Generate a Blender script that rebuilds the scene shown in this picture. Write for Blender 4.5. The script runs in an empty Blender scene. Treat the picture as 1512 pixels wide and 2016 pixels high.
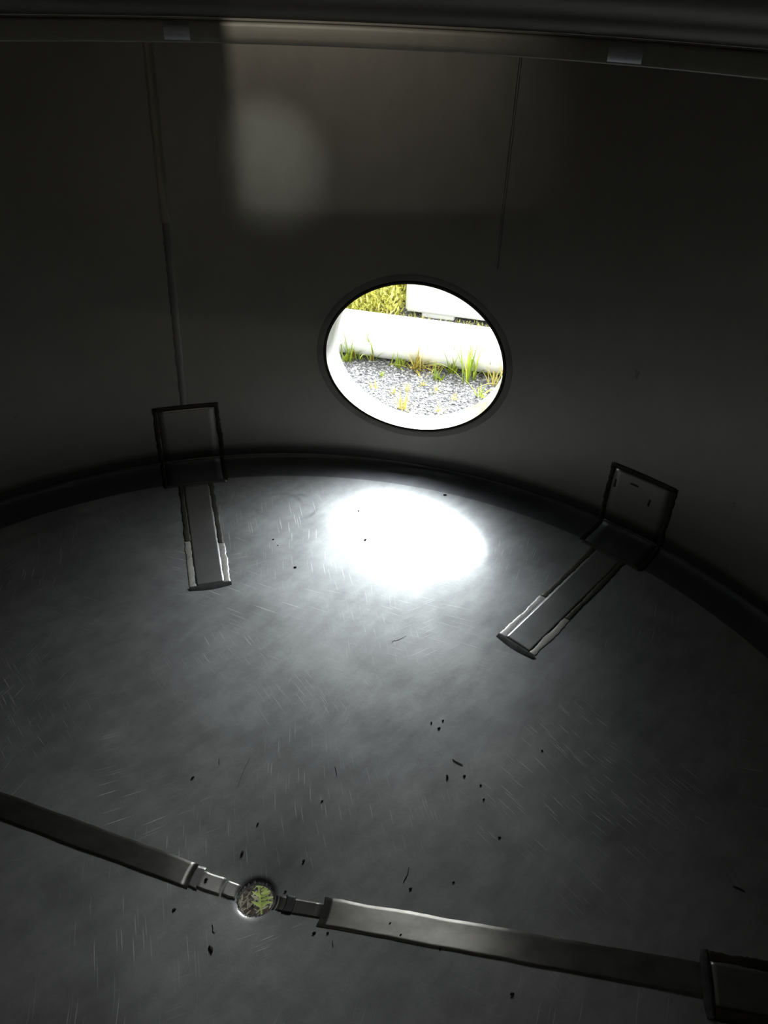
import bpy, bmesh, math, random
from math import sin, cos, pi, radians, degrees, sqrt, asin, atan2
from mathutils import Vector, Matrix

SC = bpy.context.scene
COL = SC.collection
random.seed(11)

# ------------------------------------------------------------------ measures
# tank frame: tank axis at the origin, ground at z = 0, unit U metres
U = 1.2
RT = 1.0462            # tank radius (units)
ZC = 0.54              # metres, height of the weld between shell and bottom head
CAMX, CAMY = 0.1696, -0.6007   # camera from tank axis (units)
NADX, NADY, FPX = 677.86, 3151.69, 1520.67

# ------------------------------------------------------------------ camera
def cam_axes():
    n = Vector((NADX - 756, -(NADY - 1008), -FPX)).normalized()
    up = -n
    fw = Vector((0, 0, -1))
    y = (fw - fw.dot(up) * up).normalized()
    x = y.cross(up)
    return x, y, up
AX, AY, AZ = cam_axes()
CAM = Vector((CAMX * U, CAMY * U, ZC + U))
cd = bpy.data.cameras.new('camera')
cam = bpy.data.objects.new('camera', cd)
COL.objects.link(cam)
m3 = Matrix((AX, AY, AZ))
cam.matrix_world = Matrix.Translation(CAM) @ m3.to_4x4()
cd.sensor_fit = 'VERTICAL'
cd.sensor_height = 24.0
cd.sensor_width = 18.0
cd.lens = FPX / 2016 * 24.0
cd.clip_start = 0.01
cd.clip_end = 200
SC.camera = cam

def ray(px, py):
    d = Vector((px - 756, -(py - 1008), -FPX))
    return Vector((d.dot(AX), d.dot(AY), d.dot(AZ)))

# ------------------------------------------------------------------ world, sun, exposure
SC.view_settings.view_transform = 'Standard'
SC.view_settings.look = 'None'
SC.view_settings.gamma = 1.0
SC.view_settings.use_curve_mapping = False
SC.view_settings.exposure = 0.25
SC.cycles.max_bounces = 14
SC.cycles.glossy_bounces = 12
SC.cycles.diffuse_bounces = 6
SC.cycles.sample_clamp_indirect = 8.0
SC.cycles.use_denoising = True
SC.cycles.caustics_reflective = True

SKY = 2.3
GLOW, GPOW, GDIR = 32.0, 9.0, Vector((0.28, 0.66, 0.68)).normalized()   # bright haze around the veiled sun
w = bpy.data.worlds.new('World')
SC.world = w
w.use_nodes = True
nt = w.node_tree
nt.nodes.clear()
o = nt.nodes.new('ShaderNodeOutputWorld')
b = nt.nodes.new('ShaderNodeBackground')
tc = nt.nodes.new('ShaderNodeTexCoord')
sp = nt.nodes.new('ShaderNodeSeparateXYZ')
cr = nt.nodes.new('ShaderNodeValToRGB')
cr.color_ramp.elements[0].position = 0.0
cr.color_ramp.elements[0].color = (1.0, 0.97, 0.90, 1)
cr.color_ramp.elements[1].position = 0.6
cr.color_ramp.elements[1].color = (0.90, 0.96, 1.0, 1)
nt.links.new(tc.outputs['Generated'], sp.inputs[0])
nt.links.new(sp.outputs['Z'], cr.inputs[0])
nt.links.new(cr.outputs[0], b.inputs[0])
vd = nt.nodes.new('ShaderNodeVectorMath'); vd.operation = 'DOT_PRODUCT'; vd.inputs[1].default_value = GDIR
nt.links.new(tc.outputs['Generated'], vd.inputs[0])
m1 = nt.nodes.new('ShaderNodeMath'); m1.operation = 'MAXIMUM'; m1.inputs[1].default_value = 0.0
nt.links.new(vd.outputs['Value'], m1.inputs[0])
m2 = nt.nodes.new('ShaderNodeMath'); m2.operation = 'POWER'; m2.inputs[1].default_value = GPOW
nt.links.new(m1.outputs[0], m2.inputs[0])
m4 = nt.nodes.new('ShaderNodeMath'); m4.operation = 'MULTIPLY_ADD'; m4.inputs[1].default_value = GLOW; m4.inputs[2].default_value = SKY
nt.links.new(m2.outputs[0], m4.inputs[0]); nt.links.new(m4.outputs[0], b.inputs[1])
nt.links.new(b.outputs[0], o.inputs[0])

sd = bpy.data.lights.new('sun', 'SUN')
sd.energy = 1.2
sd.angle = radians(2.0)
sd.color = (1.0, 0.95, 0.86)
sun = bpy.data.objects.new('sun', sd)
COL.objects.link(sun)
sun.rotation_euler = Vector((0.62, -0.18, 0.95)).to_track_quat('Z', 'Y').to_euler()

# ------------------------------------------------------------------ helpers
def tag(o, label=None, cat=None, group=None, kind=None):
    if label: o['label'] = label
    if cat: o['category'] = cat
    if group: o['group'] = group
    if kind: o['kind'] = kind
    return o

def obj(name, bm, mat, parent=None, smooth=True, solid=None):
    me = bpy.data.meshes.new(name)
    bm.to_mesh(me); bm.free()
    if smooth:
        for p in me.polygons: p.use_smooth = True
    me.materials.append(mat)
    ob = bpy.data.objects.new(name, me)
    COL.objects.link(ob)
    if parent is not None:
        ob.parent = parent
        ob.matrix_parent_inverse = Matrix.Translation(-parent.location)
    if solid:
        md = ob.modifiers.new('solid', 'SOLIDIFY'); md.thickness = abs(solid); md.offset = 1 if solid > 0 else -1
    return ob

def empty(name, loc):
    e = bpy.data.objects.new(name, None)
    COL.objects.link(e); e.location = loc; e.empty_display_size = 0.05
    return e

class Mat:
    def __init__(s, name):
        s.m = bpy.data.materials.new(name); s.m.use_nodes = True
        s.nt = s.m.node_tree; s.nt.nodes.clear()
        s.out = s.n('ShaderNodeOutputMaterial')
    def n(s, t, **k):
        nd = s.nt.nodes.new(t)
        for a, v in k.items(): setattr(nd, a, v)
        return nd
    def l(s, a, b): s.nt.links.new(a, b)
    def noise(s, vec, scale, detail=3, rough=0.5):
        n = s.n('ShaderNodeTexNoise'); n.inputs['Scale'].default_value = scale
        n.inputs['Detail'].default_value = detail; n.inputs['Roughness'].default_value = rough
        if vec is not None: s.l(vec, n.inputs['Vector'])
        return n.outputs['Fac']
    def ramp(s, f, p0, p1, c0=(0, 0, 0, 1), c1=(1, 1, 1, 1)):
        r = s.n('ShaderNodeValToRGB'); e = r.color_ramp.elements
        e[0].position = p0; e[0].color = c0; e[1].position = p1; e[1].color = c1
        s.l(f, r.inputs[0]); return r.outputs[0]
    def math(s, op, a, b=None, clamp=False):
        n = s.n('ShaderNodeMath', operation=op, use_clamp=clamp)
        for i, v in enumerate((a, b)):
            if v is None: continue
            if isinstance(v, (int, float)): n.inputs[i].default_value = v
            else: s.l(v, n.inputs[i])
        return n.outputs[0]
    def mix(s, f, a, b):
        n = s.n('ShaderNodeMix', data_type='RGBA')
        for i, v in ((0, f), (6, a), (7, b)):
            if isinstance(v, (int, float, tuple)): n.inputs[i].default_value = v
            else: s.l(v, n.inputs[i])
        return n.outputs[2]
    def coords(s, kind='Object', rot=(0, 0, 0), scale=(1, 1, 1), loc=(0, 0, 0)):
        t = s.n('ShaderNodeTexCoord'); mp = s.n('ShaderNodeMapping')
        mp.inputs['Rotation'].default_value = rot; mp.inputs['Scale'].default_value = scale
        mp.inputs['Location'].default_value = loc
        src = t.outputs[kind]
        if any(rot):
            m0 = s.n('ShaderNodeMapping'); m0.inputs['Rotation'].default_value = rot
            mp.inputs['Rotation'].default_value = (0, 0, 0)
            s.l(src, m0.inputs[0]); src = m0.outputs[0]
        s.l(src, mp.inputs[0]); return mp.outputs[0]
    def bsdf(s, color, rough, metal=0.0, bump=None, bstr=0.2, bdist=0.01, **k):
        p = s.n('ShaderNodeBsdfPrincipled')
        for nm, v in (('Base Color', color), ('Roughness', rough), ('Metallic', metal)):
            if isinstance(v, (int, float, tuple)): p.inputs[nm].default_value = v
            else: s.l(v, p.inputs[nm])
        for a, v in k.items(): p.inputs[a].default_value = v
        if bump is not None:
            bn = s.n('ShaderNodeBump'); bn.inputs['Strength'].default_value = bstr
            bn.inputs['Distance'].default_value = bdist
            s.l(bump, bn.inputs['Height']); s.l(bn.outputs[0], p.inputs['Normal'])
        return p.outputs[0]
    def done(s, sh): s.l(sh, s.out.inputs[0]); return s.m
    def mixsh(s, f, a, b):
        n = s.n('ShaderNodeMixShader')
        if isinstance(f, (int, float)): n.inputs[0].default_value = f
        else: s.l(f, n.inputs[0])
        s.l(a, n.inputs[1]); s.l(b, n.inputs[2]); return n.outputs[0]

RINGC = (-0.085, 1.03)
def steel(name, col, r_sharp, r_wide, wide, scratches=0.0, smudge=0.25, brush=None, specks=False, diffuse=0.12, foot=False, ring=False):
    M = Mat(name)
    ob = M.coords('Object')
    cloud = M.noise(M.coords('Object', rot=(0, 0, 0.5), scale=(1.0, 1.35, 1)), 5.0, 8, 0.68)
    cloud2 = M.noise(M.coords('Object', rot=(0, 0, -0.8), scale=(1.0, 2.2, 1)), 13.0, 6, 0.65)
    f = M.math('ADD', M.math('MULTIPLY', cloud, 0.6), M.math('MULTIPLY', cloud2, 0.4))
    f = M.ramp(f, 0.36, 0.62)
    dark = tuple(c * (1 - smudge) for c in col) + (1,)
    base = M.mix(f, dark, tuple(col) + (1,))
    sc = None
    if scratches:
        for i, (rot, sx, sy, th, gate) in enumerate(((0.35, 5.2, 150, .035, 2.2), (1.35, 6.0, 170, .035, 1.7), (-0.45, 7.0, 190, .04, 2.6), (0.9, 9.0, 220, .05, 3.0), (1.9, 5.0, 160, .03, 2.0))):
            # thin straight scratches: dots of a stretched cell pattern, gated into clusters
            v = M.n('ShaderNodeTexVoronoi'); v.voronoi_dimensions = '2D'
            v.inputs['Scale'].default_value = 1.0
            v.inputs['Randomness'].default_value = 1.0
            wob = M.coords('Object', rot=(0, 0, rot), scale=(sx, sy, 1), loc=(i * 3.7, i * 1.9, 0))
            nz = M.n('ShaderNodeTexNoise'); nz.inputs['Scale'].default_value = 2.3 + .4 * i; nz.inputs['Detail'].default_value = 1
            M.l(ob, nz.inputs['Vector'])
            va = M.n('ShaderNodeVectorMath', operation='MULTIPLY_ADD'); va.inputs[1].default_value = (1.5, 12.0, 0)
            M.l(nz.outputs['Color'], va.inputs[0]); M.l(wob, va.inputs[2])
            M.l(va.outputs[0], v.inputs['Vector'])
            line = M.ramp(v.outputs['Distance'], th * 2.0, th * 4.2, (1, 1, 1, 1), (0, 0, 0, 1))
            g = M.ramp(M.noise(M.coords('Object', loc=(i * 5.1, 0, 0)), gate, 2), 0.57, 0.68)
            cell = M.ramp(v.outputs['Color'], 0.35, 0.8)
            line = M.math('MULTIPLY', M.math('MULTIPLY', line, g), cell)
            sc = line if sc is None else M.math('MAXIMUM', sc, line)
        sc = M.math('MULTIPLY', sc, scratches)
        base = M.mix(sc, base, (0.85, 0.86, 0.86, 1))
    if ring:
        # smeared half-dry ring mark left on the floor
        for (cx, cy, r0, wd) in ((RINGC[0], RINGC[1], .062, .006), (RINGC[0] + .05, RINGC[1] + .01, .05, .005)):
            ds = M.n('ShaderNodeVectorMath', operation='DISTANCE'); ds.inputs[1].default_value = (cx, cy, 0)
            sx = M.n('ShaderNodeVectorMath', operation='MULTIPLY'); sx.inputs[1].default_value = (1, 1, 0); M.l(ob, sx.inputs[0])
            M.l(sx.outputs[0], ds.inputs[0])
            a_ = M.math('ABSOLUTE', M.math('SUBTRACT', ds.outputs['Value'], r0))
            a_ = M.math('MULTIPLY', M.ramp(a_, wd * .3, wd * 1.4, (1, 1, 1, 1), (0, 0, 0, 1)), M.ramp(M.noise(ob, 9, 2), .45, .6))
            base = M.mix(M.math('MULTIPLY', a_, .55), base, (0.20, 0.20, 0.20, 1))
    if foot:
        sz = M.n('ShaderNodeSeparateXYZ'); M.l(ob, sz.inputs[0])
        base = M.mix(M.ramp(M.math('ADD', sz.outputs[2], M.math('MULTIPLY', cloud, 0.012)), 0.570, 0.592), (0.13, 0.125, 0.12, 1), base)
    fine = M.noise(M.coords('Object', scale=brush or (1, 1, 1)), 90 if brush else 160, 3)
    rough = M.math('ADD', M.math('MULTIPLY', cloud2, 0.12), r_sharp - 0.06)
    a = M.bsdf(base, rough, 1.0, bump=fine, bstr=0.06, bdist=0.002)
    bb = M.bsdf(base, r_wide, 1.0, bump=fine, bstr=0.10, bdist=0.002)
    sh = M.mixsh(wide, a, bb)
    d = M.n('ShaderNodeBsdfDiffuse'); M.l(base, d.inputs[0])
    fac = diffuse
    if sc is not None: fac = M.math('ADD', M.math('MULTIPLY', sc, 0.6), diffuse, clamp=True)
    sh = M.mixsh(fac, sh, d.outputs[0])
    return M.done(sh)

def plain(name, col, rough=0.6, metal=0.0, var=0.25, scale=20, **k):
    M = Mat(name)
    f = M.noise(M.coords('Object'), scale, 4)
    c = M.mix(M.ramp(f, .35, .65), tuple(x * (1 - var) for x in col) + (1,), tuple(col) + (1,))
    return M.done(M.bsdf(c, rough, metal, **k))

FLOOR_M = steel('floor_steel', (0.545, 0.56, 0.56), 0.20, 0.58, 0.72, scratches=0.9, smudge=0.36, diffuse=0.23, ring=True)
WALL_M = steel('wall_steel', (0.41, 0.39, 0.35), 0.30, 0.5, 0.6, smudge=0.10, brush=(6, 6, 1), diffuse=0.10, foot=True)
CEIL_M = steel('ceiling_steel', (0.20, 0.19, 0.17), 0.34, 0.5, 0.6, smudge=0.12)
BAND_M = steel('band_steel', (0.46, 0.44, 0.39), 0.36, 0.55, 0.6, smudge=0.15, brush=(1, 1, 14))
NECK_M = steel('neck_steel', (0.50, 0.50, 0.48), 0.20, 0.36, 0.5, smudge=0.12, brush=(1, 12, 12), diffuse=0.05)
GROUND_M = steel('ground_weld_steel', (0.86, 0.85, 0.81), 0.28, 0.55, 0.6, smudge=0.35, brush=(10, 1, 1), diffuse=0.34)
PLATE_M = steel('plate_steel', (0.50, 0.505, 0.50), 0.24, 0.46, 0.6, smudge=0.25)
SEAM_M = steel('seam_steel', (0.30, 0.30, 0.285), 0.24, 0.5, 0.55, smudge=0.4, brush=(10, 1, 1))
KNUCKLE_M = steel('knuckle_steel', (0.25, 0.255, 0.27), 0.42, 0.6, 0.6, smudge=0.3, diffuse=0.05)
HEAT_M = steel('heat_zone_steel', (0.31, 0.295, 0.265), 0.36, 0.55, 0.6, smudge=0.2)
def brushed(name, col, rough, aniso, tangent, smudge=0.3, diffuse=0.08):
    M = Mat(name)
    f = M.noise(M.coords('Object', scale=(1, 1.5, 1)), 16, 5, .6)
    c = M.mix(M.ramp(f, .38, .62), tuple(x * (1 - smudge) for x in col) + (1,), tuple(col) + (1,))
    p = M.n('ShaderNodeBsdfPrincipled'); M.l(c, p.inputs['Base Color'])
    p.inputs['Metallic'].default_value = 1; p.inputs['Roughness'].default_value = rough
    p.inputs['Anisotropic'].default_value = aniso
    v = M.n('ShaderNodeCombineXYZ')
    for i in range(3): v.inputs[i].default_value = tangent[i]
    M.l(v.outputs[0], p.inputs['Tangent'])
    d = M.n('ShaderNodeBsdfDiffuse'); M.l(c, d.inputs[0])
    return M.done(M.mixsh(diffuse, p.outputs[0], d.outputs[0]))
def across(azd):
    a = radians(azd); return (cos(a), -sin(a), 0.0)
SEAMR_M = brushed('brushed_seam_right', (0.50, 0.49, 0.46), 0.37, 0.92, across(101.6))
SEAML_M = brushed('brushed_seam_left', (0.40, 0.39, 0.37), 0.42, 0.9, across(-75.8))
SEAM_W = steel('wall_seam_steel', (0.50, 0.47, 0.38), 0.34, 0.5, 0.6, smudge=0.25, diffuse=0.2)
TINT_M = plain('heat_tinted_weld', (0.065, 0.055, 0.045), 0.55, 0.6, 0.4, 30)
RAW_M = steel('raw_weld_steel', (0.22, 0.21, 0.185), 0.34, 0.6, 0.6, smudge=0.4, diffuse=0.08)
DARK_M = plain('dark_cut_edge', (0.10, 0.10, 0.10), 0.55, 0.7, 0.4, 60)

# ------------------------------------------------------------------ tank profile (units: r, h above the shell weld)
RTAN, HC, HS = 0.978, -0.140, 0.128
def cone(r): return HC + HS * r / RT
HT = cone(RTAN)
LK = 24
def bez(t):
    p0 = Vector((RT, 0)); p1 = Vector((RT, HT * 0.62)); p2 = Vector((RT - 0.030, cone(RT - .030))); p3 = Vector((RTAN, HT))
    return p0 * (1 - t)**3 + p1 * 3 * t * (1 - t)**2 + p2 * 3 * t * t * (1 - t) + p3 * t**3
KN = [bez(i / LK) for i in range(LK + 1)]
KLEN = [0.0]
for i in range(LK): KLEN.append(KLEN[-1] + (KN[i + 1] - KN[i]).length)
KTOT = KLEN[-1]
CSL = sqrt(1 + (HS / RT)**2)
def merid(q):
    """arc coordinate along the inside meridian: q>0 up the shell, q<0 over the knuckle to the centre"""
    if q >= 0: return RT, q
    s = -q
    if s <= KTOT:
        for i in range(LK):
            if s <= KLEN[i + 1] + 1e-9:
                f = (s - KLEN[i]) / (KLEN[i + 1] - KLEN[i])
                p = KN[i].lerp(KN[i + 1], f); return p.x, p.y
    r = RTAN - (s - KTOT) / CSL
    return r, cone(r)
def q_of_r(r): return -(KTOT + (RTAN - r) * CSL)

DR = 0.0272   # drain radius
def floor_h(r):
    if r >= RTAN:
        for i in range(LK):
            if KN[i + 1].x <= r <= KN[i].x:
                f = (r - KN[i].x) / (KN[i + 1].x - KN[i].x); return KN[i].lerp(KN[i + 1], f).y
        return 0.0
    h = cone(r)
    if r < 0.036: h -= 0.0022 * ((0.036 - r) / 0.009)**2     # the sheet is drawn down into the drain
    return h

def W(az, r, h):
    return Vector((r * sin(az) * U, r * cos(az) * U, ZC + h * U))
def SP(az0, u, q, lift=0.0):
    """point on the inside of the tank: u sideways (units), q along the meridian, lift in metres"""
    e = 1e-4
    r, h = merid(q)
    r2, h2 = merid(q + e); r1, h1 = merid(q - e)
    t = Vector((r2 - r1, h2 - h1)).normalized()
    n = Vector((-t.y, t.x))
    az = az0 + asin(max(-1, min(1, u / max(r, abs(u) + 1e-6))))
    if q < q_of_r(0.045): h = floor_h(r)
    return W(az, r, h) + Vector((n.x * sin(az), n.x * cos(az), n.y)) * lift

def fl(px, py, lift=0.0):
    """where the view ray through a point of the floor meets the floor"""
    v = ray(px, py).normalized()
    t = 1.0
    for _ in range(80):
        p = CAM + v * t
        r = min(sqrt(p.x**2 + p.y**2) / U, RT)
        z = ZC + floor_h(r) * U
        t = (z - CAM.z) / v.z
    p = CAM + v * t
    return Vector((p.x, p.y, p.z + lift))

def grid(bm, rows, close=False):
    vs = [[bm.verts.new(p) for p in row] for row in rows]
    for i in range(len(vs) - 1):
        n = len(vs[i])
        for j in range(n if close else n - 1):
            k = (j + 1) % n
            bm.faces.new((vs[i][j], vs[i][k], vs[i + 1][k], vs[i + 1][j]))
    return vs

# ------------------------------------------------------------------ shell wall with the oval opening
AZH, HH, EA, EB = radians(12.47), 0.2725, 0.2015, 0.1735
def build_wall():
    bm = bmesh.new()
    st = 1.25
    az = [degrees(AZH) - 15 + st * i for i in range(288)]
    NPA = 24
    hs = [0, 0.02, 0.04]
    NPH = 24; H0, H1 = 0.04, 0.505
    hs = [0, 0.02] + [H0 + (H1 - H0) * i / NPH for i in range(NPH + 1)] + [0.56 + 0.0441 * i for i in range(9)]
    V = {}
    def v(i, j):
        i %= 288
        if (i, j) not in V: V[(i, j)] = bm.verts.new(W(radians(az[i]), RT, hs[j]))
        return V[(i, j)]
    for i in range(288):
        for j in range(len(hs) - 1):
            if i < NPA and 2 <= j < 2 + NPH: continue
            bm.faces.new((v(i, j), v(i, j + 1), v(i + 1, j + 1), v(i + 1, j)))
    ring = [(i, 2) for i in range(NPA)] + [(NPA, 2 + j) for j in range(NPH)] + [(NPA - i, 2 + NPH) for i in range(NPA)] + [(0, 2 + NPH - j) for j in range(NPH)]
    outer = [v(*k) for k in ring]
    K = 8
    prev = outer
    us = []
    for k in ring:
        a = radians(az[k[0]]) - AZH; h = hs[k[1]] - HH
        us.append((RT * a, h))
    for s in range(1, K + 1):
        f = (s / K)**0.8; cur = []
        for (uu, hh) in us:
            th = atan2(hh / EB, uu / EA)
            eu, eh = EA * cos(th), EB * sin(th)
            ea = asin(eu / RT) * RT
            x = uu + (ea - uu) * f; y = hh + (eh - hh) * f
            cur.append(bm.verts.new(W(AZH + x / RT, RT, HH + y)))
        n = len(cur)
        for j in range(n):
            k = (j + 1) % n
            bm.faces.new((prev[j], cur[j], cur[k], prev[k]))
        prev = cur
    bmesh.ops.recalc_face_normals(bm, faces=bm.faces)
    return bm
wall = obj('wall_shell', build_wall(), WALL_M)
tag(wall, kind='structure')

# ------------------------------------------------------------------ bottom (floor) and top (ceiling)
def build_floor():
    bm = bmesh.new()
    N = 288

    prof = [(RTAN, HT)]
    r = RTAN
    while r > 0.10:
        r -= 0.03
        prof.append((r, floor_h(r)))
    for r in (0.055, 0.045, 0.040, 0.036, 0.034, 0.032, 0.030, 0.0285, DR): prof.append((r, floor_h(r)))
    rows = []
    rnd = random.Random(3)
    jag = [1 + rnd.uniform(-.05, .05) for _ in range(N)]
    for k, (r, h) in enumerate(prof):
        rows.append([W(AZH + radians(-15 + 1.25 * i), r * (jag[i] if k == len(prof) - 1 else 1), h) for i in range(N)])
    rows.append([p + Vector((0, 0, -0.006)) for p in rows[-1]])
    grid(bm, rows, True)
    bmesh.ops.recalc_face_normals(bm, faces=bm.faces)
    return bm
floor = tag(obj('floor', build_floor(), FLOOR_M), kind='structure')

def build_knuckle():
    bm = bmesh.new(); N = 288
    pr = [(RT + .012, 0.001)] + [(p.x, p.y) for p in KN] + [(RTAN - .004, cone(RTAN - .004) - .0004)]
    pr = pr[:-1]
    grid(bm, [[W(AZH + radians(-15 + 1.25 * i), r, h) for i in range(N)] for r, h in pr], True)
    bmesh.ops.recalc_face_normals(bm, faces=bm.faces); return bm
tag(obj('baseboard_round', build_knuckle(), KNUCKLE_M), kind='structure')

TOPH = 0.913
MW = 0.19        # top manway radius
def build_ceiling():
    bm = bmesh.new(); N = 288
    prof = [(RT + .012, TOPH - .002), (RT, TOPH), (RT - .004, TOPH + .022), (RT - .016, TOPH + .042), (RT - .036, TOPH + .056), (RT - .065, TOPH + .066)]
    r = RT - .065
    while r > MW + 0.05:
        r -= 0.06; prof.append((max(r, MW), TOPH + .066 + (RT - .065 - max(r, MW)) * 0.16))
    if prof[-1][0] > MW: prof.append((MW, TOPH + .066 + (RT - .065 - MW) * 0.16))
    grid(bm, [[W(2 * pi * i / N, a, h) for i in range(N)] for a, h in prof], True)
    bmesh.ops.recalc_face_normals(bm, faces=bm.faces)
    return bm, prof[-1]
bmc, topend = build_ceiling()
tag(obj('ceiling', bmc, CEIL_M), kind='structure')

# ------------------------------------------------------------------ shell bands and seams
def revolve(prof, N=240, a0=0, a1=2 * pi):
    bm = bmesh.new()
    full = abs(a1 - a0 - 2 * pi) < 1e-6
    n = N if full else N + 1
    grid(bm, [[W(a0 + (a1 - a0) * i / N, r, h) for i in range(n)] for r, h in prof], full)
    bmesh.ops.recalc_face_normals(bm, faces=bm.faces)
    return bm
def band_prof(h0, h1, d, k=8):
    p = [(RT + .002, h0)]
    for i in range(k + 1):
        t = i / k
        p.append((RT - .0008 - d * 4 * t * (1 - t), h0 + (h1 - h0) * t))
    p.append((RT + .002, h1))
    return p
tag(obj('trim_1', revolve([(RT + .002, .8735), (RT - .0012, .8735), (RT - .0022, .876), (RT - .0020, .884), (RT - .0026, .892), (RT - .0020, .900), (RT - .0022, .9075), (RT - .0008, .9095), (RT + .002, .9095)]), BAND_M), kind='structure')   # weld ring under the top head
tag(obj('trim_2', revolve(band_prof(-0.001, 0.0025, 0.001)), SEAM_M), kind='structure')       # fine weld between shell and bottom

def surf_patch(az0, u0, u1, q0, q1, height, dome=False, nu=8, nq=40, rag=0.0, seed=1, edge=0.0):
    """a raised strip lying on the inside surface of the tank"""
    bm = bmesh.new(); rnd = random.Random(seed)
    def walk(n, amp):
        o = []; v = 0
        for _ in range(n): v = v * 0.75 + rnd.uniform(-amp, amp); o.append(v)
        return o
    lw, rw = walk(nq + 1, rag), walk(nq + 1, rag)
    rows = []
    for i in range(nq + 1):
        q = q0 + (q1 - q0) * i / nq
        a, b2 = u0 + lw[i], u1 + rw[i]
        row = [SP(az0, a, q, -0.0006)]
        for j in range(nu + 1):
            t = j / nu
            lift = height * (0.25 + 0.75 * sqrt(max(0, 1 - (2 * t - 1)**2))) if dome else height
            if i in (0, nq): lift *= 0.8
            row.append(SP(az0, a + (b2 - a) * t, q, lift))
        row.append(SP(az0, b2, q, -0.0006))
        rows.append(row)
    rows.insert(0, [SP(az0, rows_u, q0, -0.0006) for rows_u in [u0 + (u1 - u0) * min(1, max(0, (j - 1) / nu)) for j in range(nu + 3)]])
    rows.append([SP(az0, rows_u, q1, -0.0006) for rows_u in [u0 + (u1 - u0) * min(1, max(0, (j - 1) / nu)) for j in range(nu + 3)]])
    grid(bm, rows)
    bmesh.ops.recalc_face_normals(bm, faces=bm.faces)
    return bm

# vertical shell seams
def vertical_seam(name, azd, lean, h0, h1, wd, mat, seed):
    bm = bmesh.new(); rnd = random.Random(seed); rows = []
    n = 60
    for i in range(n + 1):
        h = h0 + (h1 - h0) * i / n
        a = radians(azd + lean * (h - h0) / (h1 - h0))
        ww = wd * (1 + rnd.uniform(-.18, .18))
        rows.append([W(a + x * ww / RT, RT - d / U, h) for x, d in ((-1, -.0006), (-.8, .0008), (0, .0014), (.8, .0008), (1, -.0006))])
    grid(bm, rows); bmesh.ops.recalc_face_normals(bm, faces=bm.faces)
    return tag(obj(name, bm, mat), kind='structure')
vertical_seam('trim_3', -17.0, 0.7, 0.15, 0.56, 0.0085, HEAT_M, 4)
vertical_seam('trim_7', -16.3, 0.5, 0.56, 0.874, 0.010, SEAM_W, 6)
vertical_seam('trim_4', 21.35, 0.0, 0.50, 0.874, 0.003, WALL_M, 5)

# ------------------------------------------------------------------ oval manway neck in the shell
hx = Vector((cos(AZH), -sin(AZH), 0)); hy = Vector((sin(AZH), cos(AZH), 0)); hz = Vector((0, 0, 1))
def oval(k, th, depth):
    u, v = (EA + k) * cos(th), (EB + k) * sin(th)
    return hx * u * U + hz * (ZC + (HH + v) * U) + hy * (depth if depth is not None else 0)
def shell_depth(k, th):
    u = (EA + k) * cos(th); return sqrt(RT * RT - u * u) * U
neck = empty('manway_neck', W(AZH, RT, 0.08))
tag(neck, 'oval manway opening through the tank wall with a short polished steel neck', 'manway')
NN = 160
def neck_bm():
    bm = bmesh.new()
    ND = RT * U + 0.085
    rows = []
    for k, d in ((0.0, -0.002), (0.0, 0.006), (0.0, .03), (0.0, .06), (0.0, None), (0.0012, 'e'), (0.006, 'e'), (0.006, .01)):
        row = []
        for i in range(NN):
            th = 2 * pi * i / NN
            s = shell_depth(k, th)
            dd = (ND - .001) if d is None else ND if d == 'e' else s + d
            row.append(oval(k, th, dd))
        rows.append(row)
    grid(bm, rows, True); bmesh.ops.recalc_face_normals(bm, faces=bm.faces)
    return bm
obj('neck', neck_bm(), NECK_M, neck)
def ring_bm(k0, k1, hgt, seed=2):
    bm = bmesh.new(); rows = []
    for t in range(7):
        f = t / 6; row = []
        k = k0 + (k1 - k0) * f; lift = hgt * sin(pi * f) if 0 < t < 6 else -0.001
        for i in range(NN):
            th = 2 * pi * i / NN
            p = oval(k, th, shell_depth(k, th))
            row.append(p - hy * lift)
        rows.append(row)
    grid(bm, rows, True); bmesh.ops.recalc_face_normals(bm, faces=bm.faces)
    return bm
obj('heat_zone', ring_bm(0.004, 0.024, 0.0005), HEAT_M, neck)
wr = obj('weld_ring', ring_bm(0.0005, 0.0075, 0.0025), TINT_M, neck)
wr['label'] = 'dark weld ring around the oval opening'

# ------------------------------------------------------------------ leg pads on the wall and ribs on the floor
RIBAZ = [(-16.8, 'left'), (42.75, 'right'), (101.9, 'near')]
QPAD = q_of_r(0.972)
def leg_pad(azd, label, seed):
    az = radians(azd)
    e = empty('leg_pad', W(az, RT, 0.0))
    tag(e, label, 'pad', 'leg pads around the foot of the tank wall')
    hw, lw = 0.0765, 0.011
    obj('plate', surf_patch(az, -hw + lw, hw - lw, 0.004, 0.138, 0.0008, nq=20), WALL_M, e)
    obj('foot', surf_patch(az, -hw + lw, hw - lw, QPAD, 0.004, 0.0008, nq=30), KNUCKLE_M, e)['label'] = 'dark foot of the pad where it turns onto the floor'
    for s in (-1, 1):
        a, b2 = sorted((s * hw, s * (hw - lw)))
        x = obj('weld_bead', surf_patch(az, a, b2, QPAD, 0.148, 0.0022, True, 6, 60, 0.0012, seed + s), TINT_M, e)
    x = obj('weld_bead', surf_patch(az, -hw + .004, hw - .004, 0.139, 0.149, 0.0024, False, 20, 4, 0.0, seed + 5), TINT_M, e)
    x = obj('weld_bead', surf_patch(az, -hw + .004, hw - .004, QPAD - 0.006, QPAD + .004, 0.0018, False, 20, 4, 0.0, seed + 6), SEAM_M, e)
    return e
leg_pad(-16.8, 'rectangular dark-edged weld pad at the foot of the wall, left of the oval opening', 21)
rp = leg_pad(42.75, 'rectangular dark-edged weld pad at the foot of the wall, right of the oval opening', 31)

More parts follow.
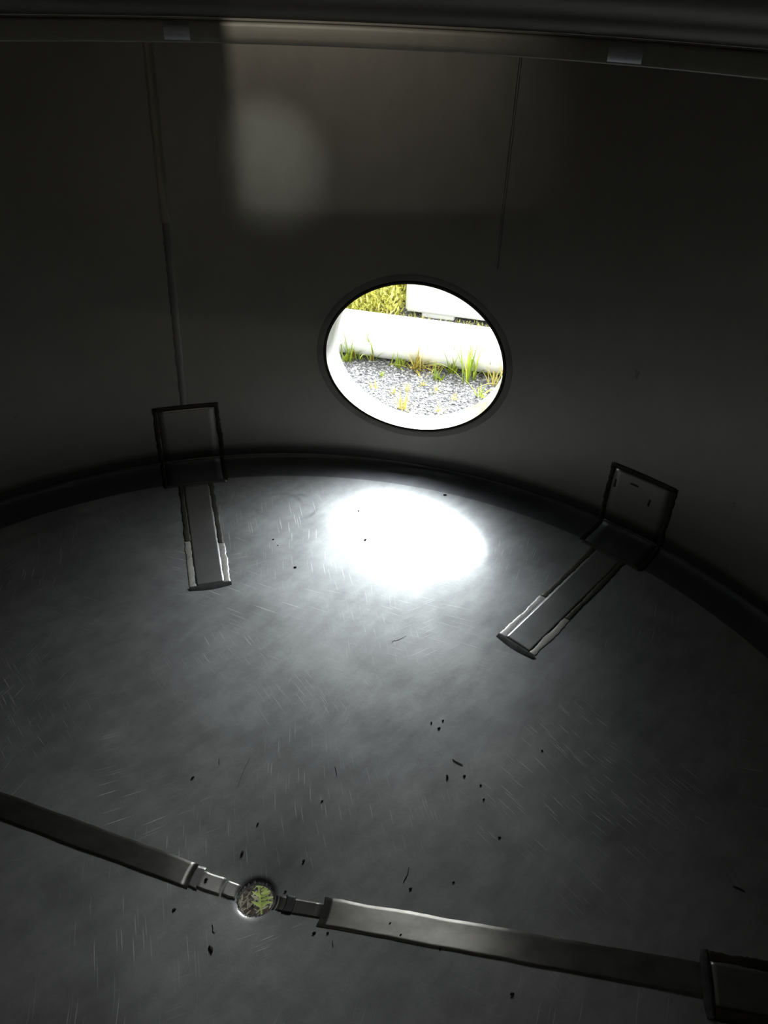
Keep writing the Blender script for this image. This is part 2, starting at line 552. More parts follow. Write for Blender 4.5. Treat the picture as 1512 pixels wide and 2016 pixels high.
for k, (u, h, du, dh) in enumerate(((-.058, .102, .0022, .010), (-.016, .116, .009, .0022), (.024, .090, .0022, .008))):
    x = obj('scorch_mark', surf_patch(radians(42.75), u - du, u + du, h - dh, h + dh, .0012, False, 4, 6, .0004, 90 + k), TINT_M, rp); x['label'] = 'small dark scorch mark'
GLINT_M = steel('painted_glint_steel', (0.80, 0.82, 0.84), 0.3, 0.5, 0.6, brush=(1, 1, 14), diffuse=0.22)  # reflections on the weld band, put into the colour of pale patches
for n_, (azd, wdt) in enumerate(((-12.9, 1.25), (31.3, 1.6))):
    tag(obj('trim_%d' % (5 + n_), revolve([(RT - .001, .877), (RT - .0030, .878), (RT - .0034, .892), (RT - .0030, .906), (RT - .001, .907)], 24, radians(azd - wdt), radians(azd + wdt)), GLINT_M), kind='structure')

def floor_rib(azd, label, seed, r0=0.641, dark=False, split=(.42, .36)):
    az = radians(azd)
    r, h = merid(q_of_r(r0))
    e = empty('floor_rib', W(az, r0, cone(r0)))
    tag(e, label, 'rib', 'ribs running from the wall towards the drain')
    hw, lw = 0.043, 0.0165
    qa, qb = q_of_r(r0), QPAD - 0.006
    obj('plate', surf_patch(az, -hw + lw * .8, hw - lw * .8, qa, qb, 0.0012, False, 10, 40), SEAM_M if dark else PLATE_M, e)
    for s in (-1, 1):
        a, b2 = sorted((s * hw, s * (hw - lw)))
        f = split[0] if s < 0 else split[1]
        qm = qa + (qb - qa) * f
        x = obj('ground_weld', surf_patch(az, a, b2, qa, qm, 0.0015, True, 8, 40, 0.0010, seed + s), TINT_M if dark else GROUND_M, e)
        if not dark: x['label'] = 'bright brushed weld bead'
        x = obj('weld_bead', surf_patch(az, a + .002, b2 - .002, qm, qb, 0.0022, True, 8, 60, 0.0010, seed + s + 7), TINT_M if dark else RAW_M, e)
        x['label'] = 'dark unground weld bead'
    bm = bmesh.new()   # bowed end face
    rows = [[], [], [], [], []]
    n = 24
    for j in range(n + 1):
        t = j / n; u = -hw + 2 * hw * t
        bow = 0.5 + 0.5 * sin(pi * t)
        for k, (dq, lf) in enumerate(((0.001, 0.0020), (0.0, 0.0032), (-0.004 * bow, 0.0028), (-0.010 * bow - .002, 0.0012), (-0.013 * bow - .003, -0.0006))):
            rows[k].append(SP(az, u, qa + dq, lf))
    grid(bm, rows); bmesh.ops.recalc_face_normals(bm, faces=bm.faces)
    x = obj('end_face', bm, DARK_M, e); x['label'] = 'dark bowed end'
    return e
floor_rib(-16.8, 'flat steel rib on the tank floor left of the bright pool of light', 41)
floor_rib(42.75, 'flat steel rib on the tank floor right of the bright pool of light', 51)
floor_rib(101.9, 'dark rib end on the floor at the lower right corner, meeting the seam', 61, 0.629, True)

# ------------------------------------------------------------------ seams from the drain
def seam_strip(azd, segs, label, seed):
    az = radians(azd)
    e = empty('floor_seam', W(az, segs[0][1], floor_h(segs[0][1])))
    tag(e, label, 'seam', 'weld seams crossing the floor through the drain')
    for i, (nm, r0, r1, u0, u1, hgt, mat, lb) in enumerate(segs):
        x = obj(nm, surf_patch(az, u0, u1, q_of_r(r0), q_of_r(r1), hgt, False, 8, max(6, int((r1 - r0) * 80)), 0.0006, seed + i), mat, e)
        if lb: x['label'] = lb
    return e
seam_strip(101.6, [('band', 0.103, 0.626, -0.021, 0.022, 0.0009, SEAMR_M, None),
                   ('stub', 0.0305, 0.103, -0.011, 0.011, 0.0006, SEAM_M, 'narrow dark stub'),
                   ('clip', 0.046, 0.060, -0.014, 0.013, 0.0014, DARK_M, 'dark blotch')],
           'flat weld seam running right from the drain hole to the lower right corner', 71)
seam_strip(-75.8, [('band', 0.102, 0.93, -0.020, 0.020, 0.0009, SEAML_M, None),
                   ('backing', 0.088, 0.103, -0.018, 0.018, 0.0006, PLATE_M, None),
                   ('stub', 0.054, 0.090, -0.0135, 0.0135, 0.0012, GROUND_M, 'pale stub with a small dark hole'),
                   ('clip', 0.0305, 0.051, -0.011, 0.011, 0.0018, GROUND_M, 'pale collar beside the drain')],
           'flat weld seam running left from the drain hole, with a pale stub', 81)
# drain
def drain_bm():
    bm = bmesh.new(); N = 72; rnd = random.Random(9); rows = []
    jag = [rnd.uniform(-.0012, .0012) for _ in range(N)]
    h = floor_h(DR)
    for r, dz, jg in ((DR + .0012, .0004, 1), (DR + .0004, .0008, 1), (DR - .0008, -.001, 1), (DR - .0006, -.012, 0), (DR + .004, -.014, 0), (DR + .004, -.006, 0)):
        rows.append([W(2 * pi * i / N, r + jag[i] * jg, h + dz) for i in range(N)])
    grid(bm, rows, True); bmesh.ops.recalc_face_normals(bm, faces=bm.faces); return bm
tag(obj('drain_rim', drain_bm(), DARK_M), 'rough dark rim of the round drain hole in the middle of the floor', 'drain')

# ------------------------------------------------------------------ outside: ground, pipes, plants
def gravel_mat():
    M = Mat('gravel')
    v = M.n('ShaderNodeTexVoronoi'); v.inputs['Scale'].default_value = 62; M.l(M.coords('Object'), v.inputs['Vector'])
    e = M.n('ShaderNodeTexVoronoi'); e.feature = 'DISTANCE_TO_EDGE'; e.inputs['Scale'].default_value = 62; M.l(M.coords('Object'), e.inputs['Vector'])
    g = M.ramp(v.outputs['Color'], 0.0, 1.0, (0.06, 0.06, 0.065, 1), (0.55, 0.54, 0.53, 1))
    c = M.mix(M.ramp(e.outputs['Distance'], 0.0, 0.10), (0.03, 0.03, 0.032, 1), g)
    return M.done(M.bsdf(c, 0.9, 0, bump=M.ramp(e.outputs['Distance'], 0, .3), bstr=0.9, bdist=0.01))
GRAVEL = gravel_mat()
def stone_mat():
    M = Mat('stones')
    a = M.n('ShaderNodeNewGeometry')
    c = M.ramp(a.outputs['Random Per Island'], 0.0, 1.0, (0.08, 0.08, 0.085, 1), (0.46, 0.45, 0.45, 1))
    return M.done(M.bsdf(c, 0.85))
STONE = stone_mat()
bm = bmesh.new()
rows = []
for j in range(41):
    rows.append([Vector((-12 + 24 * i / 40, -8 + 24 * j / 40, 0)) for i in range(41)])
grid(bm, rows)
tag(obj('ground', bm, GRAVEL), kind='structure')

def px_ground(px, py, z=0.0):
    v = ray(px, py); t = (z - CAM.z) / v.z
    return CAM + v * t
# loose stones: nobody could count them
def stones():
    bm = bmesh.new(); rnd = random.Random(5)
    base = bmesh.new(); bmesh.ops.create_icosphere(base, subdivisions=1, radius=1)
    bv = [v.co.copy() for v in base.verts]; bf = [[v.index for v in f.verts] for f in base.faces]; base.free()
    P0, P1 = px_ground(640, 850), px_ground(1000, 690)
    for k in range(13000):
        x = rnd.uniform(-0.75, 1.25); y = rnd.uniform(1.95, 3.12)
        s = rnd.choice((.003, .004, .005, .005, .006, .007, .009)) * rnd.uniform(.7, 1.2)
        M4 = Matrix.Translation((x, y, s * .25)) @ Matrix.Rotation(rnd.uniform(0, 6.3), 4, 'Z') @ Matrix.Rotation(rnd.uniform(-.5, .5), 4, 'X') @ Matrix.Diagonal((s * rnd.uniform(.9, 1.5), s, s * rnd.uniform(.45, .8), 1))
        vs = [bm.verts.new(M4 @ (c * rnd.uniform(.8, 1.15))) for c in bv]
        for f in bf: bm.faces.new([vs[i] for i in f])
    return bm
so = obj('gravel_stones', stones(), STONE, smooth=False)
tag(so, 'grey crushed stones of the gravel outside the oval opening', 'gravel', kind='stuff')

# white pipes lying on the gravel
PIPE_M = plain('white_pipe', (0.86, 0.86, 0.84), 0.35, 0, 0.06, 3)
def pipe(name, p0, p1, rad, wallt, mat, label, cat, group=None):
    d = (p1 - p0); L = d.length; d.normalize()
    side = Vector((-d.y, d.x, 0)).normalized(); up = Vector((0, 0, 1))
    e = empty(name, (p0 + p1) / 2 - up * rad)
    tag(e, label, cat, group)
    bm = bmesh.new(); N = 64; rows = []
    for s, r in ((0, rad - wallt), (0, rad - .002), (.002, rad), (L * .25, rad), (L * .5, rad), (L * .75, rad), (L - .002, rad), (L, rad - .002), (L, rad - wallt), (L * .5, rad - wallt), (0, rad - wallt)):
        rows.append([p0 + d * s + (side * cos(2 * pi * i / N) + up * sin(2 * pi * i / N)) * r for i in range(N)])
    grid(bm, rows, True); bmesh.ops.remove_doubles(bm, verts=bm.verts, dist=1e-5)
    bmesh.ops.recalc_face_normals(bm, faces=bm.faces)
    obj('tube', bm, mat, e)
    for s in (0.0, L):
        bm = bmesh.new(); rows = []
        for ss, r in ((-.012, rad - .01), (-.012, rad + .004), (.012, rad + .004), (.012, rad - .001)):
            q = s + ss * (1 if s == 0 else -1)
            rows.append([p0 + d * q + (side * cos(2 * pi * i / N) + up * sin(2 * pi * i / N)) * r for i in range(N)])
        grid(bm, rows, True); bmesh.ops.recalc_face_normals(bm, faces=bm.faces)
        obj('end_band', bm, mat, e)
    return e
A, B = px_ground(675, 700), px_ground(988, 745)
dirp = (B - A).normalized()
nrm = Vector((-dirp.y, dirp.x, 0)).normalized()
if nrm.y < 0: nrm = -nrm
PR = 0.116
pc = (A + B) / 2 + nrm * (PR * 0.55)
pipe('large_pipe', pc - dirp * 1.9 + Vector((0, 0, PR)), pc + dirp * 2.2 + Vector((0, 0, PR)), PR, 0.008, PIPE_M,
     'long white pipe lying on the gravel just outside the oval opening', 'pipe', None)
p0 = px_ground(797, 622)
e = empty('painted_block', p0 + dirp * 1.5 + nrm * .4); tag(e, 'big white block standing behind the long white pipe, its left edge against yellow weeds', 'block')
def block_bm(l0, l1, d0, d1, z0, z1, bev):
    bm = bmesh.new(); bmesh.ops.create_cube(bm, size=1)
    for v in bm.verts:
        a, b2, c = (v.co + Vector((.5, .5, .5)))
        p = p0 + dirp * (l0 + (l1 - l0) * a) + nrm * (d0 + (d1 - d0) * b2)
        v.co = Vector((p.x, p.y, z0 + (z1 - z0) * c))
    bmesh.ops.bevel(bm, geom=bm.edges[:], offset=bev, segments=3, affect='EDGES')
    bmesh.ops.recalc_face_normals(bm, faces=bm.faces); return bm
obj('body', block_bm(0, 3, 0, .8, 0.03, .52, .012), PIPE_M, e, smooth=False)
obj('cap', block_bm(-.01, 3.01, -.012, .812, .52, .58, .01), PIPE_M, e, smooth=False)
for k in range(3): obj('skid', block_bm(.1 + 1.2 * k, .3 + 1.2 * k, .02, .78, 0, .03, .004), PIPE_M, e, smooth=False)

# grass materials
def leafmat(name, c0, c1):
    M = Mat(name)
    g = M.n('ShaderNodeNewGeometry')
    c = M.ramp(g.outputs['Random Per Island'], 0, 1, c0 + (1,), c1 + (1,))
    p = M.bsdf(c, 0.55)
    t = M.n('ShaderNodeBsdfTranslucent'); M.l(c, t.inputs[0])
    return M.done(M.mixsh(0.35, p, t.outputs[0]))
GRASS = leafmat('grass', (0.18, 0.28, 0.02), (0.50, 0.56, 0.07))
STRAW = leafmat('straw', (0.45, 0.38, 0.06), (0.68, 0.60, 0.20))
REDG = leafmat('red_stem', (0.30, 0.12, 0.06), (0.42, 0.22, 0.10))
WEED = leafmat('weed', (0.22, 0.22, 0.01), (0.98, 0.95, 0.30))
UNDER = leafmat('shade_leaf', (0.22, 0.30, 0.06), (0.50, 0.60, 0.20))

def blade(bm, base, ang, lean, L, wd, curve=0.6, seg=6, fold=0.2):
    d = Vector((cos(ang), sin(ang), 0)); s = Vector((-sin(ang), cos(ang), 0))
    pts = []; p = Vector(base); a = lean
    L1 = []; 
    for i in range(seg + 1):
        t = i / seg
        wv = wd * (1 - t)**0.7 * (0.6 + 0.8 * min(t * 3, 1)) * 0.5
        L1.append((p.copy(), wv))
        p = p + (d * sin(a) + Vector((0, 0, cos(a)))) * (L / seg)
        a += curve * lean / seg * 2 + 0.02
    vs = []
    for (q, wv) in L1:
        n = Vector((0, 0, 1))
        vs.append((bm.verts.new(q - s * wv), bm.verts.new(q + Vector((0, 0, -wv * fold))), bm.verts.new(q + s * wv)))
    for i in range(seg):
        a_, b_ = vs[i], vs[i + 1]
        bm.faces.new((a_[0], a_[1], b_[1], b_[0])); bm.faces.new((a_[1], a_[2], b_[2], b_[1]))

def tuft(name, px, py, H, n, wd, mat, label, cat, seed, spread=0.6, group=None, stem=None, scatter=0.012):
    rnd = random.Random(seed); c = px_ground(px, py)
    bm = bmesh.new()
    n = int(n * 1.5)
    for k in range(n):
        a = rnd.uniform(0, 2 * pi)
        b0 = Vector((c.x + rnd.gauss(0, scatter), c.y + rnd.gauss(0, scatter * .6), -0.002))
        blade(bm, b0, a, abs(rnd.gauss(0, spread)) + .05, H * 1.45 * rnd.uniform(.4, 1.1), wd * 1.1 * rnd.uniform(.7, 1.2), rnd.uniform(.1, .7))
    if stem is None:
        return tag(obj(name, bm, mat), label, cat, group)
    e = empty(name, (c.x, c.y, 0)); tag(e, label, cat, group)
    obj('leaves', bm, mat, e)
    bm = bmesh.new()
    for k in range(max(3, n // 3)):
        b0 = Vector((c.x + rnd.gauss(0, scatter * .5), c.y + rnd.gauss(0, scatter * .3), -0.002))
        blade(bm, b0, rnd.uniform(0, 6.3), rnd.uniform(.03, .2), H * .45, wd * 1.1, .1)
    x = obj('stems', bm, stem, e); x['label'] = 'reddish stems'
    return e

G = 'grass tufts along the foot of the long pipe'
tuft('grass_tuft', 686, 712, .14, 9, .006, GRASS, 'narrow green grass blades at the left edge of the oval opening', 'grass', 1, .3, G)
tuft('grass_tuft', 694, 708, .13, 9, .006, GRASS, 'green grass tuft with red stems, left of the two by the pipe', 'grass', 2, .35, G, REDG, .008)
tuft('grass_tuft', 732, 710, .16, 10, .007, GRASS, 'tall green grass tuft with red stems, right of the two by the pipe', 'grass', 3, .35, G, REDG, .008)
tuft('broadleaf_seedling', 741, 703, .05, 4, .016, GRASS, 'small seedling with pale broad leaves beside the tall red-stemmed tuft', 'plant', 4, .5)
tuft('seedling', 709, 708, .065, 5, .010, GRASS, 'small leafy seedling between the two red-stemmed tufts', 'plant', 5, .5)
tuft('seedling', 680, 711, .05, 6, .010, GRASS, 'small leafy seedling close to the left rim of the opening', 'plant', 6, .7)
tuft('grass_clump', 786, 722, .08, 26, .006, GRASS, 'low green clump at the pipe left of the fan-shaped tuft', 'grass', 7, .9, G, None, .03)
tuft('fan_grass_tuft', 817, 729, .125, 34, .0065, STRAW, 'fan-shaped yellow grass tuft in the middle of the opening', 'grass', 8, 1.0, None, None, .006)
tuft('grass_clump', 850, 731, .10, 26, .005, STRAW, 'straw-coloured tangle of grass right of the fan-shaped tuft', 'grass', 9, .9, G, None, .035)
tuft('grass_clump', 892, 736, .15, 16, .006, GRASS, 'tall thin grass rising in front of the pipe right of the straw tangle', 'grass', 10, .5, G, None, .012)
tuft('spreading_plant', 866, 748, .06, 14, .012, GRASS, 'low bright green plant spreading flat on the gravel', 'plant', 11, 1.1, None, None, .02)
tuft('grass_tuft', 918, 755, .17, 9, .008, GRASS, 'tall leaning green grass standing on the gravel right of the flat plant', 'grass', 12, .35, G, None, .01)
tuft('grass_tuft', 933, 748, .16, 8, .007, GRASS, 'green grass tuft with wide leaning blades beside the tall leaning grass', 'grass', 13, .6, G, None, .008)
tuft('grass_tuft', 966, 742, .14, 14, .008, GRASS, 'bushy bright green tuft at the right end of the pipe view', 'grass', 14, .45, G, None, .01)
tuft('grass_tuft', 978, 758, .13, 16, .005, STRAW, 'pale yellow grass at the right rim of the opening', 'grass', 15, .6, G, None, .02)
tuft('grass_tuft', 945, 782, .10, 12, .006, GRASS, 'yellow-green tuft low at the right rim of the opening', 'grass', 16, .7, G, None, .012)
tuft('gravel_weed', 793, 806, .075, 22, .004, STRAW, 'tallest yellow weed on the gravel near the bottom rim of the opening', 'weed', 17, .5, 'weeds on the open gravel', None, .012)
tuft('gravel_weed', 751, 741, .035, 12, .004, GRASS, 'small bright yellow weed on the gravel below the red-stemmed tufts', 'weed', 18, .9, 'weeds on the open gravel', None, .008)
tuft('gravel_weed', 774, 774, .035, 12, .003, STRAW, 'small pale weed on the gravel just above the tallest weed, on its left', 'weed', 19, .8, 'weeds on the open gravel', None, .008)
tuft('gravel_weed', 801, 770, .04, 12, .003, STRAW, 'small pale weed on the gravel just above the tallest weed, on its right', 'weed', 20, .8, 'weeds on the open gravel', None, .008)
tuft('gravel_weed', 858, 772, .04, 12, .003, STRAW, 'small pale weed in the middle of the gravel below the flat plant', 'weed', 21, .8, 'weeds on the open gravel', None, .01)
tuft('gravel_weed', 865, 812, .05, 12, .003, STRAW, 'thin pinkish weed at the bottom rim of the opening', 'weed', 22, .5, 'weeds on the open gravel', None, .01)
tuft('gravel_weed', 893, 787, .04, 10, .003, STRAW, 'thin pale weed on the gravel below the tall leaning grass', 'weed', 23, .6, 'weeds on the open gravel', None, .01)
tuft('gravel_weed', 832, 760, .04, 10, .003, STRAW, 'thin pale weed on the gravel straight below the fan-shaped tuft', 'weed', 24, .6, 'weeds on the open gravel', None, .01)
tuft('gravel_weed', 735, 765, .04, 10, .003, STRAW, 'thin pale weed on the gravel near the left rim of the opening', 'weed', 25, .6, 'weeds on the open gravel', None, .01)

# weeds behind the pipe: nobody could count them
def meadow(l0, l1, d0, d1, n, H, L, wd, seed):
    rnd = random.Random(seed); bm = bmesh.new()
    for k in range(n):
        c = p0 + dirp * rnd.uniform(l0, l1) + nrm * rnd.uniform(d0, d1)
        z = H * rnd.random()**1.3
        blade(bm, (c.x, c.y, z), rnd.uniform(0, 6.3), rnd.uniform(.1, 1.2), L * rnd.uniform(.4, 1.3), wd * rnd.uniform(.6, 1.5), rnd.uniform(.1, .6), 3)
    return bm
tag(obj('tall_weeds', meadow(-1.5, -.03, -.25, 1.6, 36000, .38, .05, .011, 31), WEED), 'tall yellow-green weeds behind the long pipe, left of the white block', 'weeds', kind='stuff')
tag(obj('low_weeds', meadow(-.03, 1.4, -.16, -.01, 700, .02, .03, .005, 32), WEED), 'low weeds in the gap between the long pipe and the white block', 'weeds', kind='stuff')

# under the drain: leaf litter and a green plant in the shade
dc = px_ground(512, 1773)
SOIL = plain('soil', (0.06, 0.05, 0.04), 0.95, 0, .5, 90)
bm = bmesh.new(); rnd = random.Random(77)
rows = []
for k in range(9):
    rr = .001 + .16 * k / 8
    rows.append([Vector((dc.x + rr * cos(2 * pi * i / 48), dc.y + rr * sin(2 * pi * i / 48), 0.012 * (1 - (k / 8)**2) + rnd.uniform(0, .004) * (k < 8) - (0.002 if k == 8 else 0))) for i in range(48)])
grid(bm, rows, True)
tag(obj('soil_patch', bm, SOIL), 'patch of dark soil on the ground seen through the drain hole', 'soil')
LIT = leafmat('leaf_litter', (0.10, 0.085, 0.06), (0.36, 0.34, 0.26))
bm = bmesh.new()
for k in range(260):
    a = rnd.uniform(0, 6.3); r = .09 * sqrt(rnd.random())
    blade(bm, (dc.x + r * cos(a), dc.y + r * sin(a), .016 + rnd.uniform(0, .01)), rnd.uniform(0, 6.3), rnd.uniform(1.3, 1.7), rnd.uniform(.008, .03), rnd.uniform(.0015, .006), .05, 3)
tag(obj('leaf_litter', bm, LIT), 'dry leaf litter and twigs under the drain hole', 'litter', kind='stuff')
e = empty('seedling', (dc.x + .003, dc.y, .012)); tag(e, 'bright green leafy seedling growing under the drain hole', 'plant')
bm = bmesh.new(); blade(bm, (dc.x + .012, dc.y - .045, .014), pi / 2 + .25, 1.0, .10, .005, .12, 8); obj('stem', bm, UNDER, e)
for k in range(11):
    t = .15 + .08 * k; cx, cy = dc.x + .012 - .012 * t, dc.y - .045 + .08 * t
    for s in ((-1, 1) if k % 3 == 0 else (1,)):
        bm = bmesh.new(); blade(bm, (cx, cy, .035 + .02 * t), (0.25 if s > 0 else pi - .3) + rnd.uniform(-.35, .35), 1.1 + rnd.uniform(-.2, .2), rnd.uniform(.02, .032), rnd.uniform(.006, .009), .2, 6)
        obj('leaf', bm, UNDER, e)

# ------------------------------------------------------------------ debris on the floor
DEB = plain('debris', (0.025, 0.022, 0.018), 0.9, 0, .3, 200)
def speck(px, py, s, ang, seed, elong=1.7):
    rnd = random.Random(seed); bm = bmesh.new()
    bmesh.ops.create_icosphere(bm, subdivisions=2, radius=1)
    for v in bm.verts: v.co *= rnd.uniform(.75, 1.2)
    bmesh.ops.transform(bm, matrix=Matrix.Rotation(ang, 4, 'Z') @ Matrix.Diagonal((s * elong, s, s * .5, 1)), verts=bm.verts)
    ob = obj('debris_speck', bm, DEB); ob.location = fl(px, py, s * .35 + .0004)
    return ob
SPK = [(719, 1063, 3.0, .9, 'dark crumb lying in the brightest part of the floor glare'),
       (706, 1006, 2.4, 1.6, 'dark crumb at the upper left edge of the floor glare'),
       (581, 1117, 2.8, .1, 'dark crumb on the floor left of the glare, right of the left rib'),
       (876, 975, 3.2, 0, 'flat dark crumb near the wall above the glare'),
       (880, 1530, 3.2, 1.5, 'biggest black crumb of the group below the curved twig'),
       (914, 1528, 2.2, .4, 'black crumb right of the biggest one below the curved twig'),
       (946, 1546, 1.8, .4, 'tiny crumb at the right end of the crumbs below the twig'),
       (952, 1574, 2.0, .8, 'crumb on bare floor below and right of the twig crumbs'),
       (864, 1434, 2.6, .6, 'crumb above the curved twig, lowest of three'),
       (872, 1419, 2.0, .6, 'crumb above the curved twig, upper right of three'),
       (849, 1423, 2.0, 1.2, 'crumb above the curved twig, left of three'),
       (1067, 1478, 1.9, .3, 'lone tiny crumb on the floor right of the curved twig'),
       (983, 1649, 2.0, .2, 'lone tiny crumb on the floor between twig and seam'),
       (477, 1680, 3.0, 1.5, 'black crumb on the floor above the drain hole'),
       (598, 1695, 2.4, .9, 'black crumb on the floor upper right of the drain hole'),
       (508, 1622, 2.0, 1.3, 'tiny crumb on the floor high above the drain hole'),
       (380, 1531, 2.6, .7, 'black crumb on the left half of the floor above the seam'),
       (343, 1791, 2.4, .2, 'black crumb below the left seam'),
       (618, 1837, 2.4, .4, 'black crumb below the right seam near its start'),
       (645, 1837, 1.8, .4, 'tiny crumb just below the start of the right seam band'),
       (808, 1750, 2.2, .4, 'crumb above the bright stretch of the right seam'),
       (893, 1737, 1.8, .4, 'tiny crumb above the right seam, farther from the drain'),
       (1008, 1957, 2.4, .4, 'lone crumb at the bottom below the right seam'),
       (562, 1755, 1.8, .1, 'tiny crumb right of the drain hole'),
       (768, 1818, 1.7, .5, 'tiny crumb on the bright stretch of the right seam, upper left'),
       (789, 1841, 1.9, .5, 'tiny crumb on the bright stretch of the right seam, lower middle'),
       (866, 1868, 1.7, .5, 'tiny crumb at the lower edge of the bright seam stretch'),
       (634, 1577, 1.8, .5, 'tiny crumb in the middle of the floor'),
       (538, 1062, 1.9, .1, 'tiny crumb near the smeared ring mark'),
       (547, 1074, 1.5, .1, 'tiny crumb just below the one at the smeared ring mark')]
for i, (x, y, s, a, lb) in enumerate(SPK):
    ob = speck(x, y, s * .00085, a, i)
    tag(ob, lb, 'crumb', 'dark crumbs scattered on the steel floor')
ob = speck(406, 1733, .0028, .3, 99, 1.2); ob.name = 'rivet_hole_plug'; ob.location.z += .0012
tag(ob, 'small dark plug in the pale stub left of the drain', 'plug')

def twig(pts, rad, label, name='twig'):
    cu = bpy.data.curves.new(name, 'CURVE'); cu.dimensions = '3D'; cu.bevel_depth = rad; cu.bevel_resolution = 2
    s = cu.splines.new('NURBS'); s.points.add(len(pts) - 1)
    for i, (x, y) in enumerate(pts):
        p = fl(x, y, rad * 1.2); s.points[i].co = (p.x, p.y, p.z, 1); s.points[i].radius = 1 - .6 * abs(i / (len(pts) - 1) - .4)
    s.use_endpoint_u = True; s.order_u = 3
    cu.materials.append(DEB)
    tmp = bpy.data.objects.new(name, cu); COL.objects.link(tmp)
    dg = bpy.context.evaluated_depsgraph_get()
    me = bpy.data.meshes.new_from_object(tmp.evaluated_get(dg))
    bpy.data.objects.remove(tmp)
    o2 = bpy.data.objects.new(name, me); COL.objects.link(o2)
    return tag(o2, label, 'twig', 'thin dark twigs and fibres on the steel floor')
twig([(891, 1495), (897, 1500), (904, 1503), (911, 1506)], .0009, 'curved black twig on the middle of the floor')
twig([(418, 1820), (420, 1828), (418, 1834), (424, 1837)], .0006, 'crooked black fibre on the floor lower left of the drain')
twig([(805, 1708), (803, 1722), (796, 1732), (794, 1738)], .0006, 'dark hooked fibre above the bright stretch of the right seam')
twig([(1443, 1745), (1455, 1748), (1466, 1755)], .0008, 'dark twig at the far right of the floor')
twig([(655, 1852), (654, 1858), (656, 1863)], .0006, 'short dark fibre below the start of the right seam')
twig([(1003, 1255), (1008, 1268), (1005, 1280)], .0004, 'hair-thin fibre lying on the end of the right rib')
twig([(492, 1493), (483, 1510), (475, 1530), (468, 1550)], .0004, 'long hair-thin fibre on the left half of the floor')
twig([(660, 1510), (662, 1518), (663, 1527)], .0005, 'short dark fibre near the middle of the floor, left of the curved twig')
twig([(771, 1266), (775, 1260), (780, 1263), (800, 1252)], .0004, 'crooked fibre on the floor just below the bright glare')
twig([(432, 1493), (431, 1500), (432, 1506)], .0004, 'tiny straight fibre left of the long hair-thin one')
def seed_leaf():
    bm = bmesh.new(); p = fl(412, 1862); q = fl(418, 1876)
    d = q - p; d.z = 0
    a = atan2(d.y, d.x); L = d.length
    n = 8; rows = []
    for i in range(n + 1):
        t = i / n; wv = L * .26 * sin(pi * min(1, t * .85 + .08))
        c = p.lerp(q, t)
        s = Vector((-sin(a), cos(a), 0))
        rows.append([c - s * wv + Vector((0, 0, .0008)), c + Vector((0, 0, .003)), c + s * wv + Vector((0, 0, .0008))])
    grid(bm, rows); return bm
tag(obj('dead_leaf', seed_leaf(), DEB, solid=.0006), 'small black leaf on the floor near the bottom, left of the drain', 'leaf')

# ------------------------------------------------------------------ top manway (out of view), lid standing ajar
tp = topend
man = empty('top_manway', W(0, 0, tp[1])); tag(man, 'round manway neck in the middle of the tank top', 'manway')
obj('neck', revolve([(tp[0], tp[1]), (tp[0], tp[1] + .05), (tp[0] + .01, tp[1] + .05), (tp[0] + .01, tp[1])], 96), BAND_M, man)
def lid():
    bm = bmesh.new(); N = 72; rows = []
    R0 = (tp[0] + .03) * U; z0 = ZC + (tp[1] + .053) * U
    rows = [[Vector((rr * sin(2 * pi * i / N), rr * cos(2 * pi * i / N), zz)) for i in range(N)] for rr, zz in ((.001, 0), (R0, 0), (R0, .012), (R0 * .6, .022), (.001, .026))]
    grid(bm, rows, True); bmesh.ops.recalc_face_normals(bm, faces=bm.faces)
    # hinged on the +y side, raised towards the camera side
    M4 = Matrix.Translation((0, R0, z0)) @ Matrix.Rotation(-LIDA, 4, 'X') @ Matrix.Translation((0, -R0, 0))
    bm.transform(M4); return bm
LIDA = radians(2)
obj('lid', lid(), CEIL_M, man)

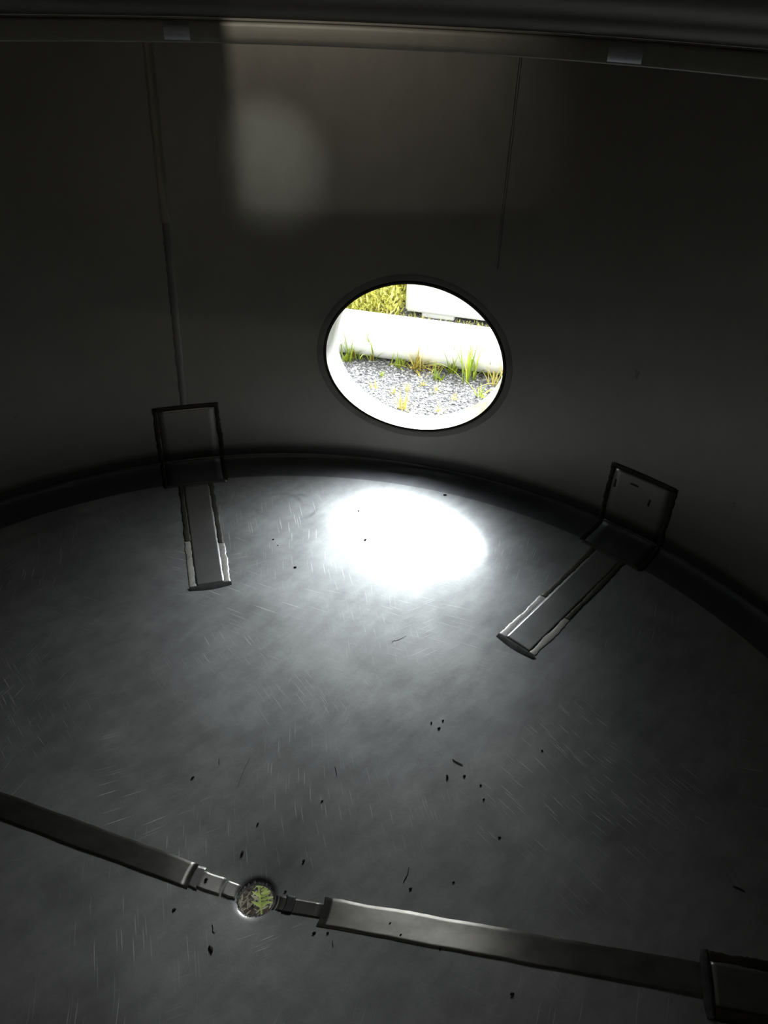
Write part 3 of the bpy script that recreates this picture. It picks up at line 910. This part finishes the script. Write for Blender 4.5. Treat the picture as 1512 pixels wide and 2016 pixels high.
# sky portal in the oval opening helps the renderer find the daylight
def portal(loc, normal, sx, sy):
    d = bpy.data.lights.new('daylight_portal', 'AREA'); d.shape = 'RECTANGLE'; d.size = sx; d.size_y = sy
    d.cycles.is_portal = True
    o2 = bpy.data.objects.new('daylight_portal', d); COL.objects.link(o2)
    o2.location = loc; o2.rotation_euler = normal.to_track_quat('-Z', 'Z').to_euler()
portal(W(AZH, RT, HH) + hy * .10, -hy, EA * 2 * U + .02, EB * 2 * U + .02)

# added unseen plate in the top manway; trims the spot lamps' wall patch
def light_flag():
    bm = bmesh.new()
    for x0, x1, z0, z1 in ((-.15, -.0255, .985, 1.15), (-.0255, .15, .985, 1.0265)):
        a = [Vector((x * U, y * U, ZC + z * U)) for z in (z0, z1) for y in (.08, .083) for x in (x0, x1)]
        v = [bm.verts.new(p) for p in a]
        for f in ((0, 1, 3, 2), (4, 6, 7, 5), (0, 4, 5, 1), (2, 3, 7, 6), (0, 2, 6, 4), (1, 5, 7, 3)): bm.faces.new([v[i] for i in f])
    return bm
obj('light_flag', light_flag(), CEIL_M, man, smooth=False)
ld = bpy.data.lights.new('daylight_standin_spot', 'SPOT')  # added spot, stands in for daylight from the top opening
ld.energy = 4.6; ld.color = (1.0, 0.93, 0.80); ld.shadow_soft_size = 0.004
ld.spot_size = radians(56); ld.spot_blend = 1.0
lo = bpy.data.objects.new('daylight_standin_spot', ld); COL.objects.link(lo)
lo.location = Vector((0, -.12 * U, ZC + 1.12 * U))
lo.rotation_euler = (W(radians(-2.5), RT, .70) - lo.location).to_track_quat('-Z', 'Y').to_euler()
l2 = bpy.data.lights.new('daylight_standin_spot', 'SPOT')  # second added spot, makes the pale blob within the wall patch
l2.energy = 13.0; l2.color = (0.93, 1.0, 0.92); l2.shadow_soft_size = 0.010
l2.spot_size = radians(13.5); l2.spot_blend = 1.0
lq = bpy.data.objects.new('daylight_standin_spot', l2); COL.objects.link(lq)
lq.location = lo.location + Vector((0, 0, .01))
lq.rotation_euler = (W(radians(-5.0), RT, .655) - lq.location).to_track_quat('-Z', 'Y').to_euler()
